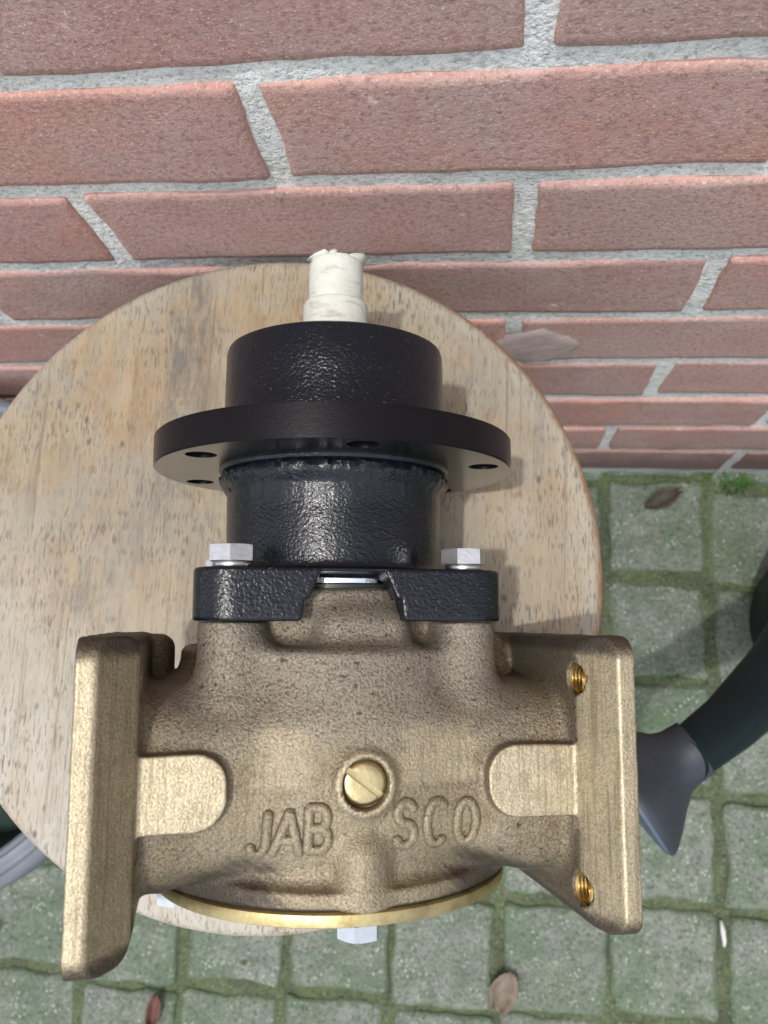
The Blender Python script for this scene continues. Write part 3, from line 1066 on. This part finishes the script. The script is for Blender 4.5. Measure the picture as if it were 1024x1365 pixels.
P, Q = surface_nets(body_sdf, (-79, -46, -60), (79, 57, 75), 0.85)
P = relax(body_sdf, P)
G = grad(body_sdf, P); N = G / np.maximum(np.linalg.norm(G, axis=1), 1e-9)[:, None]
x_, s_, h_ = P.T
axx = np.abs(x_)
wob = 1.2 * np.sin(s_ * .9 + x_ * .3) + 0.8 * np.sin(x_ * 1.7 + s_ * 2.1)
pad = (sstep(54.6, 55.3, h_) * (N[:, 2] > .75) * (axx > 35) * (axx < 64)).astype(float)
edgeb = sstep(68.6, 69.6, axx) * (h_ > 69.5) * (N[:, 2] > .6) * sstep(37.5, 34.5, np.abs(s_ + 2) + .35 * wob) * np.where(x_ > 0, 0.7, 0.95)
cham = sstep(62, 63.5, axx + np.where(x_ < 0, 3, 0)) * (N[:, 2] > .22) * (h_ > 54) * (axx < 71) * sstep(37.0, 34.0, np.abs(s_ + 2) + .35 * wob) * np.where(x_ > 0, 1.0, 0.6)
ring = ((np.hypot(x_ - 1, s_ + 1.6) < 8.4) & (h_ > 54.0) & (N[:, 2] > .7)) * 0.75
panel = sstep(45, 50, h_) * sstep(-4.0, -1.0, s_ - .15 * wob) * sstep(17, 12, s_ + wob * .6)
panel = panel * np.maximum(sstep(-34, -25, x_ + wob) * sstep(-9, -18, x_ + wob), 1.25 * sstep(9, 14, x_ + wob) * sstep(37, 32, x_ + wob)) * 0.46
sheen = (0.16 + .16 * sstep(0, -12, s_)) * sstep(40, 50, h_) * sstep(24, 6, s_) * sstep(50, 36, axx)  # sheen on the body's top and front, painted in as brighter bronze
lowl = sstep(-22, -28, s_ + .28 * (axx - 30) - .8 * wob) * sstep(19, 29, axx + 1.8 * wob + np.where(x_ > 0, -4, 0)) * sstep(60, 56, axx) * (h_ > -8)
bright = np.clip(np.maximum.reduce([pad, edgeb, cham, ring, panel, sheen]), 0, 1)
stain_dark = np.maximum(sstep(-18, -25, s_ - .6 * wob + .30 * (axx - 30)) * sstep(24, 36, axx + wob) * (axx < 60) * (s_ > -30.6),
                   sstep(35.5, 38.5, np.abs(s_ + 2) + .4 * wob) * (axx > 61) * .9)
stain_dark = np.maximum(stain_dark, lowl)
stain_dark = np.maximum(stain_dark, 0.35 * sstep(61, 64, axx) * (h_ < 56) * (N[:, 0] * np.sign(x_) < -.3))  # inner faces of the port plates set a little darker
cen = P[Q].mean(1)
isL = cen[:, 0] < -59.6; isR = cen[:, 0] > 62.6
grey = sstep(2, 16, s_ + 1.5 * wob) * sstep(58, 46, axx) * sstep(30, 40, h_)
at = dict(bright=bright, stain_dark=np.clip(stain_dark, 0, 1), grey=grey)
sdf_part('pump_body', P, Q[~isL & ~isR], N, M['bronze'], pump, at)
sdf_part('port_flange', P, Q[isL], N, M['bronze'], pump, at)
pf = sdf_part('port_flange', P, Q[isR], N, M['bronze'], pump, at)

# black bracket with lugs
Pb, Qb = surface_nets(bracket_sdf, (-50, 41.5, -50), (50, 73, 50), 0.8)
Pb = relax(bracket_sdf, Pb)
Gb = grad(bracket_sdf, Pb); Nb = Gb / np.maximum(np.linalg.norm(Gb, axis=1), 1e-9)[:, None]
sdf_part('mounting_bracket', Pb, Qb, Nb, M['black'], pump)


def mm(V): return [(a * .001, b * .001, c * .001) for a, b, c in V]


def lathe_part(name, prof, mat, parent=pump, n=128, sharp=35, jitter=None, axis='y'):
    V, F = lathe(prof, n, axis, jitter=jitter)
    return fix_normals(mesh_obj(name, mm(V), F, mat, parent, sharp=sharp))


def weld(i, a, s, r):
    if 5 <= i <= 9:
        k = 0.75 * noise.noise((math.cos(a) * 24, math.sin(a) * 24, i * .7)) + 0.5 * noise.noise((math.cos(a) * 60, math.sin(a) * 60, i * 1.9))
        return s + k * .6, r + k
    return s, r


lathe_part('bearing_housing', [(64, 34), (64, 36.9), (70, 37.1), (78, 37.2), (86.0, 37.3), (87.6, 38.0), (89.2, 39.3), (91.0, 40.0), (92.6, 39.7), (93.6, 38.6), (94.0, 39.9), (95.05, 40.4), (95.05, 36)],
           M['black'], n=240, jitter=weld)
lathe_part('bearing_boss', [(105.4, 41.6), (106.6, 40.8), (108.2, 39.5), (111, 38.9), (124, 38.7), (136.2, 38.5), (137.8, 38.0), (138.5, 36.7), (138.6, 30), (138.6, 14), (136, 13)], M['black'], n=160)


def ring_with_holes(name, s0, s1, R, Rin, holes, mat_face, mat_rim):
    """flange: outer rim, two annular faces pierced by true holes"""
    cu = bpy.data.curves.new(name, 'CURVE')
    cu.dimensions = '2D'; cu.fill_mode = 'BOTH'
    def loop(cx, cy, r, n):
        sp_ = cu.splines.new('POLY'); sp_.points.add(n - 1)
        for k in range(n):
            a = 2 * math.pi * k / n
            sp_.points[k].co = (cx + r * math.cos(a), cy + r * math.sin(a), 0, 1)
        sp_.use_cyclic_u = True
    loop(0, 0, R, 180); loop(0, 0, Rin, 120)
    for (hx, hy, hr) in holes: loop(hx, hy, hr, 32)
    cu.extrude = (s1 - s0) / 2
    tmp = bpy.data.objects.new('tmp', cu); COL.objects.link(tmp)
    dg = bpy.context.evaluated_depsgraph_get()
    me = bpy.data.meshes.new_from_object(tmp.evaluated_get(dg))
    me.materials.clear(); me.materials.append(mat_face); me.materials.append(mat_rim)
    bpy.data.objects.remove(tmp)
    bm = bmesh.new(); bm.from_mesh(me)
    bmesh.ops.remove_doubles(bm, verts=bm.verts, dist=1e-4)
    mid = (s0 + s1) / 2
    for v in bm.verts:
        x, y, z = v.co
        v.co = (x * .001, (mid - z) * .001, y * .001)
    bmesh.ops.recalc_face_normals(bm, faces=bm.faces)
    be = [e for e in bm.edges if e.calc_face_angle(0) > 1.0 and abs(math.hypot(e.verts[0].co.x, e.verts[0].co.z) - R * .001) < 1e-5]
    bmesh.ops.bevel(bm, geom=be, offset=.0005, segments=2, affect='EDGES')
    for f in bm.faces:
        f.smooth = True
        c = f.calc_center_median()
        rad = math.hypot(c.x, c.z) * 1000
        f.material_index = 0 if (f.normal.y < -.9) else 1
    bm.to_mesh(me); bm.free()
    me.set_sharp_from_angle(angle=math.radians(35))
    me.name = name
    return link(bpy.data.objects.new(name, me), pump)


holes = [(53.6 * math.cos(math.radians(a)), 53.6 * math.sin(math.radians(a)), 5.0) for a in (30, 90, 150, 210, 270, 330)]
ring_with_holes('mounting_flange', 95.0, 105.5, 62.2, 35.0, holes, M['steel'], M['rim'])

# seal seen through the bracket opening
lathe_part('seal_ring', [(54.8, 30), (54.8, 35.6), (55.2, 36.0), (57.0, 36.0), (57.4, 35.5), (57.4, 30)], M['chrome'])
lathe_part('rubber_seal', [(53.5, 30), (53.5, 37.0), (54.7, 37.0), (54.7, 30)], M['rubber'])

# shaft wrapped in tape
def ragged(i, a, s, r):
    k = noise.noise((math.cos(a) * 2.2, math.sin(a) * 2.2, 3.3)) + .5 * noise.noise((math.cos(a) * 6, math.sin(a) * 6, 1.3))
    if i >= 13: return s + 0.35 * k, r + 0.15 * k
    return s + .10 * k, r + .08 * noise.noise((math.cos(a) * 3 + s * .2, math.sin(a) * 3, s * .35))


lathe_part('shaft', [(130, 0), (130, 8), (172.2, 8.4), (173.0, 7.6), (173.0, 0)], M['steel'], n=48)
tp = lathe_part('masking_tape', [(138.4, 11.6), (146, 11.75), (154, 11.7), (156.8, 11.6), (157.6, 11.2), (158.0, 10.0), (160.5, 9.85), (161.0, 9.75), (163.6, 9.75), (164.0, 9.85), (168, 9.8), (171, 9.65), (172.8, 9.65), (173.5, 9.5), (173.7, 8.9), (173.5, 6.0), (173.4, 2.0)],
                M['tape'], n=72, jitter=ragged, sharp=60)


def flap(pts_a, pts_b, nm='tape_flap'):
    V, F = [], []
    for a, b in zip(pts_a, pts_b):
        m_ = [(a[i] + b[i]) / 2 for i in range(3)]
        m_[2] += .5
        V += [a, tuple(m_), b]
    for i in range(len(pts_a) - 1):
        F += [(3 * i, 3 * i + 1, 3 * i + 4, 3 * i + 3), (3 * i + 1, 3 * i + 2, 3 * i + 5, 3 * i + 4)]
    o = mesh_obj(nm, mm(V), F, M['tape'], tp)
    md = o.modifiers.new('thickness', 'SOLIDIFY'); md.thickness = .00025
    return o


flap([(-9.7, 172.0, 2.0), (-10.6, 172.8, 2.4), (-11.2, 172.2, 2.6)], [(-4.0, 173.4, 8.9), (-5.5, 175.0, 8.4), (-8.8, 174.2, 5.6)])
flap([(9.5, 171.8, 2.5), (10.4, 173.4, 2.8), (10.8, 175.6, 3.2)], [(3.0, 173.4, 9.2), (5.0, 174.4, 8.6), (9.0, 176.0, 5.4)])
flap([(-4.6, 173.3, 8.4), (-3.8, 174.6, 8.3)], [(-1.2, 173.2, 9.5), (-1.2, 175.2, 9.2)])

# end cover, gasket, cover screws
lathe_part('cover_gasket', [(-34.9, 20), (-34.9, 55.2), (-34.2, 55.2), (-34.2, 20)], M['gasket'])
lathe_part('end_cover', [(-38.7, 0), (-38.7, 56.4), (-38.4, 57.0), (-36.4, 57.3), (-35.2, 57.1), (-34.85, 56.6), (-34.85, 20)], M['cover'], n=160)


def hexbolt(name, x, h, s0, s1, R, rot, mat, parent, washer=None, chamf=0.9):
    n, V, F = 6, [], []
    # hex prism whose top is turned to a shallow cone
    levels = [(s0, R), (s0 + (s1 - s0) * .80, R), (s1, R * .86)]
    sgn = 1 if s1 > s0 else -1
    m_ = 36
    for (s, r) in levels:
        for k in range(m_):
            a = 2 * math.pi * k / m_
            hexr = R * math.cos(math.pi / 6) / math.cos(((a + math.pi / 6) % (math.pi / 3)) - math.pi / 6)
            if s == s1: rr = R * .80
            elif s == levels[1][0]: rr = hexr; 
            else: rr = hexr
            ss = s
            if s == levels[1][0]:
                ss = s1 - sgn * (hexr / R - .80) * 1.5 * chamf - sgn * .05
            V.append((x + rr * math.cos(a + rot), ss, h + rr * math.sin(a + rot)))
    for i in range(2):
        for k in range(m_):
            F.append((i * m_ + k, i * m_ + (k + 1) % m_, (i + 1) * m_ + (k + 1) % m_, (i + 1) * m_ + k))
    F.append(tuple(2 * m_ + k for k in range(m_))); F.append(tuple(range(m_ - 1, -1, -1)))
    o = fix_normals(mesh_obj(name, mm(V), F, mat, parent, sharp=22))
    if washer:
        a, b, rw = washer
        V, F = lathe([(a, 3.0), (a, rw), (a + (b - a) * .25, rw + .25), (a + (b - a) * .75, rw + .25), (b, rw), (b, 3.0)], 40)
        V = [(p[0] + x, p[1], p[2] + h) for p in V]
        fix_normals(mesh_obj('washer', mm(V), F, M['zinc'], o, sharp=40))
    return o


for sx, sh, rt in ((-1, 1, .12), (1, 1, .56), (-1, -1, .3), (1, -1, .9)):
    hexbolt('hex_bolt', 36.4 * sx, 35.0 * sh, 61.3, 66.3, 7.3, rt, M['zinc'], pump, washer=(59.2, 61.3, 5.6))
for a, rt in ((90, .35), (12, 0), (168, .1), (240, .5), (300, .2)):
    hexbolt('cover_bolt', 51.0 * math.cos(math.radians(a)), 51.0 * math.sin(math.radians(a)), -38.6, -43.0, 6.3, rt, M['zinc'], pump)

# slotted plug
sa = math.radians(-37)
ca_, sa_ = math.cos(sa), math.sin(sa)
V, F = [], []
Rp, sw, dep, htop = 6.2, 0.95, 1.5, 53.9
for side in (1, -1):
    b = len(V); n = 28
    a0 = math.asin(sw / Rp)
    ang = [a0 + (math.pi - 2 * a0) * k / n for k in range(n + 1)]
    rings = [(Rp, htop - 2.2), (Rp, htop - .75), (Rp - .45, htop - .35), (Rp * .8, htop - .12), (Rp * .5, htop)]
    for (r, z) in rings:
        for a in ang:
            px, py = r * math.cos(a), max(r * math.sin(a), sw) * side
            V.append((px, py, z))
    for i in range(len(rings) - 1):
        for k in range(n):
            F.append((b + i * (n + 1) + k, b + i * (n + 1) + k + 1, b + (i + 1) * (n + 1) + k + 1, b + (i + 1) * (n + 1) + k))
    F.append(tuple(b + (len(rings) - 1) * (n + 1) + k for k in range(n + 1)))
    # slot wall
    e = [b + i * (n + 1) for i in range(len(rings))] + [b + i * (n + 1) + n for i in range(len(rings) - 1, -1, -1)]
    F.append(tuple(e))
b = len(V)
for k in range(40):
    a = 2 * math.pi * k / 40
    V.append((Rp * .99 * math.cos(a), Rp * .99 * math.sin(a), htop - dep))
F.append(tuple(range(b, b + 40)))
V = [(1.0 + px * ca_ - py * sa_, -1.6 + px * sa_ + py * ca_, z) for px, py, z in V]
fix_normals(mesh_obj('slotted_plug', mm(V), F, M['plug'], pump, sharp=30))

# threads in the plate holes
for sx in (-1, 1):
    for (hs, hh) in HOLES:
        if sx < 0 and hh > 0: hh = 50.5
        prf = []
        for k in range(15):
            prf += [(64.6 + k * 1.15, 4.55), (64.6 + k * 1.15 + .55, 3.8)]
        prf = [(q - (3.4 if sx < 0 else 0), r) for q, r in prf if q < 74.8]
        V, F = lathe([(q * sx, r) for q, r in prf], 40, 'x')
        V = [(p[0], p[1] + hs, p[2] + hh) for p in V]
        o = mesh_obj('thread', mm(V), F, M['brass'], pump, sharp=30)
        fix_normals(o)
        for p in o.data.polygons: p.flip()

# raised cast letters
def top_h(x, s):
    a, b = np.full_like(x, 38.0), np.full_like(x, 62.0)
    z = b.copy()
    for _ in range(60):
        z = z - np.clip(body_sdf(x, s, z), -1, 1) * .7
    return z


def arc(cx, cy, rx, ry, a0, a1, n=14):
    return [(cx + rx * math.cos(math.radians(a0 + (a1 - a0) * k / n)), cy + ry * math.sin(math.radians(a0 + (a1 - a0) * k / n))) for k in range(n + 1)]


# unit box 0..1 wide and high
GLY = {
    'J': [[(.85, 1), (.85, .30)] + arc(.48, .28, .37, .28, 0, -170)],
    'A': [[(0.0, 0), (.5, 1)], [(.5, 1), (1.0, 0)], [(.2, .33), (.8, .33)]],
    'B': [[(.1, 0), (.1, 1)], [(.1, 1), (.5, 1)] + arc(.55, .765, .33, .235, 90, -90) + [(.1, .53)], [(.5, .53)] + arc(.58, .265, .38, .265, 90, -90) + [(.1, 0)]],
    'S': [arc(.5, .76, .42, .24, 20, 250) + arc(.5, .26, .45, .26, 80, -160)],
    'C': [arc(.55, .5, .5, .5, 48, 312, 24)],
    'O': [arc(.5, .5, .45, .5, 90, 450, 32)],
}


def densify(p, d=.05):
    out = [p[0]]
    for a, b in zip(p[:-1], p[1:]):
        n = max(1, int(math.hypot(b[0] - a[0], b[1] - a[1]) / d))
        for k in range(1, n + 1): out.append((a[0] + (b[0] - a[0]) * k / n, a[1] + (b[1] - a[1]) * k / n))
    return out


def letter(ch, x0, s0, w_, h_, shear, tilt):
    V, F = [], []
    for st in GLY[ch]:
        st = densify(st)
        px = np.array([x0 + u * w_ + v * shear for u, v in st]); ps = np.array([s0 + v * h_ + u * tilt for u, v in st])
        # project to the casting with half-width offsets
        T = np.stack([np.gradient(px), np.gradient(ps)], 1); T /= np.maximum(np.linalg.norm(T, axis=1), 1e-6)[:, None]
        S = np.stack([-T[:, 1], T[:, 0]], 1)
        prof_ = [(-1.6, -.6), (-1.4, .6), (-1.0, 1.4), (0, 1.55), (1.0, 1.4), (1.4, .6), (1.6, -.6)]
        b = len(V); m_ = len(prof_)
        rows = []
        for (o_, up) in prof_:
            xx, ss = px + S[:, 0] * o_, ps + S[:, 1] * o_
            rows.append(np.stack([xx, ss, top_h(xx, ss) + up], 1))
        R = np.stack(rows, 1)
        for i in range(len(st)):
            for k in range(m_): V.append(tuple(R[i, k]))
        for i in range(len(st) - 1):
            for k in range(m_ - 1):
                a = b + i * m_ + k
                F.append((a, a + 1, a + m_ + 1, a + m_))
        # rounded ends
        for i, sg in ((0, -1), (len(st) - 1, 1)):
            t = T[i] * sg
            e = len(V)
            for k, (o_, up) in enumerate(prof_):
                q = R[i, k]; f = .95 * math.sqrt(max(0, 1 - (o_ / 1.4) ** 2))
                V.append((q[0] + t[0] * f, q[1] + t[1] * f, q[2] - .35 * max(0, up) - .3))
            for k in range(m_ - 1):
                F.append((b + i * m_ + k, e + k, e + k + 1, b + i * m_ + k + 1))
    o = fix_normals(mesh_obj('raised_letter', mm(V), F, M['bronze'], pump))
    me = o.data
    for nm, val in (('bright', .30), ('stain_dark', 0.0), ('grey', 0.0)):
        a = me.attributes.new(nm, 'FLOAT', 'POINT'); a.data.foreach_set('value', [val] * len(me.vertices))
    return o


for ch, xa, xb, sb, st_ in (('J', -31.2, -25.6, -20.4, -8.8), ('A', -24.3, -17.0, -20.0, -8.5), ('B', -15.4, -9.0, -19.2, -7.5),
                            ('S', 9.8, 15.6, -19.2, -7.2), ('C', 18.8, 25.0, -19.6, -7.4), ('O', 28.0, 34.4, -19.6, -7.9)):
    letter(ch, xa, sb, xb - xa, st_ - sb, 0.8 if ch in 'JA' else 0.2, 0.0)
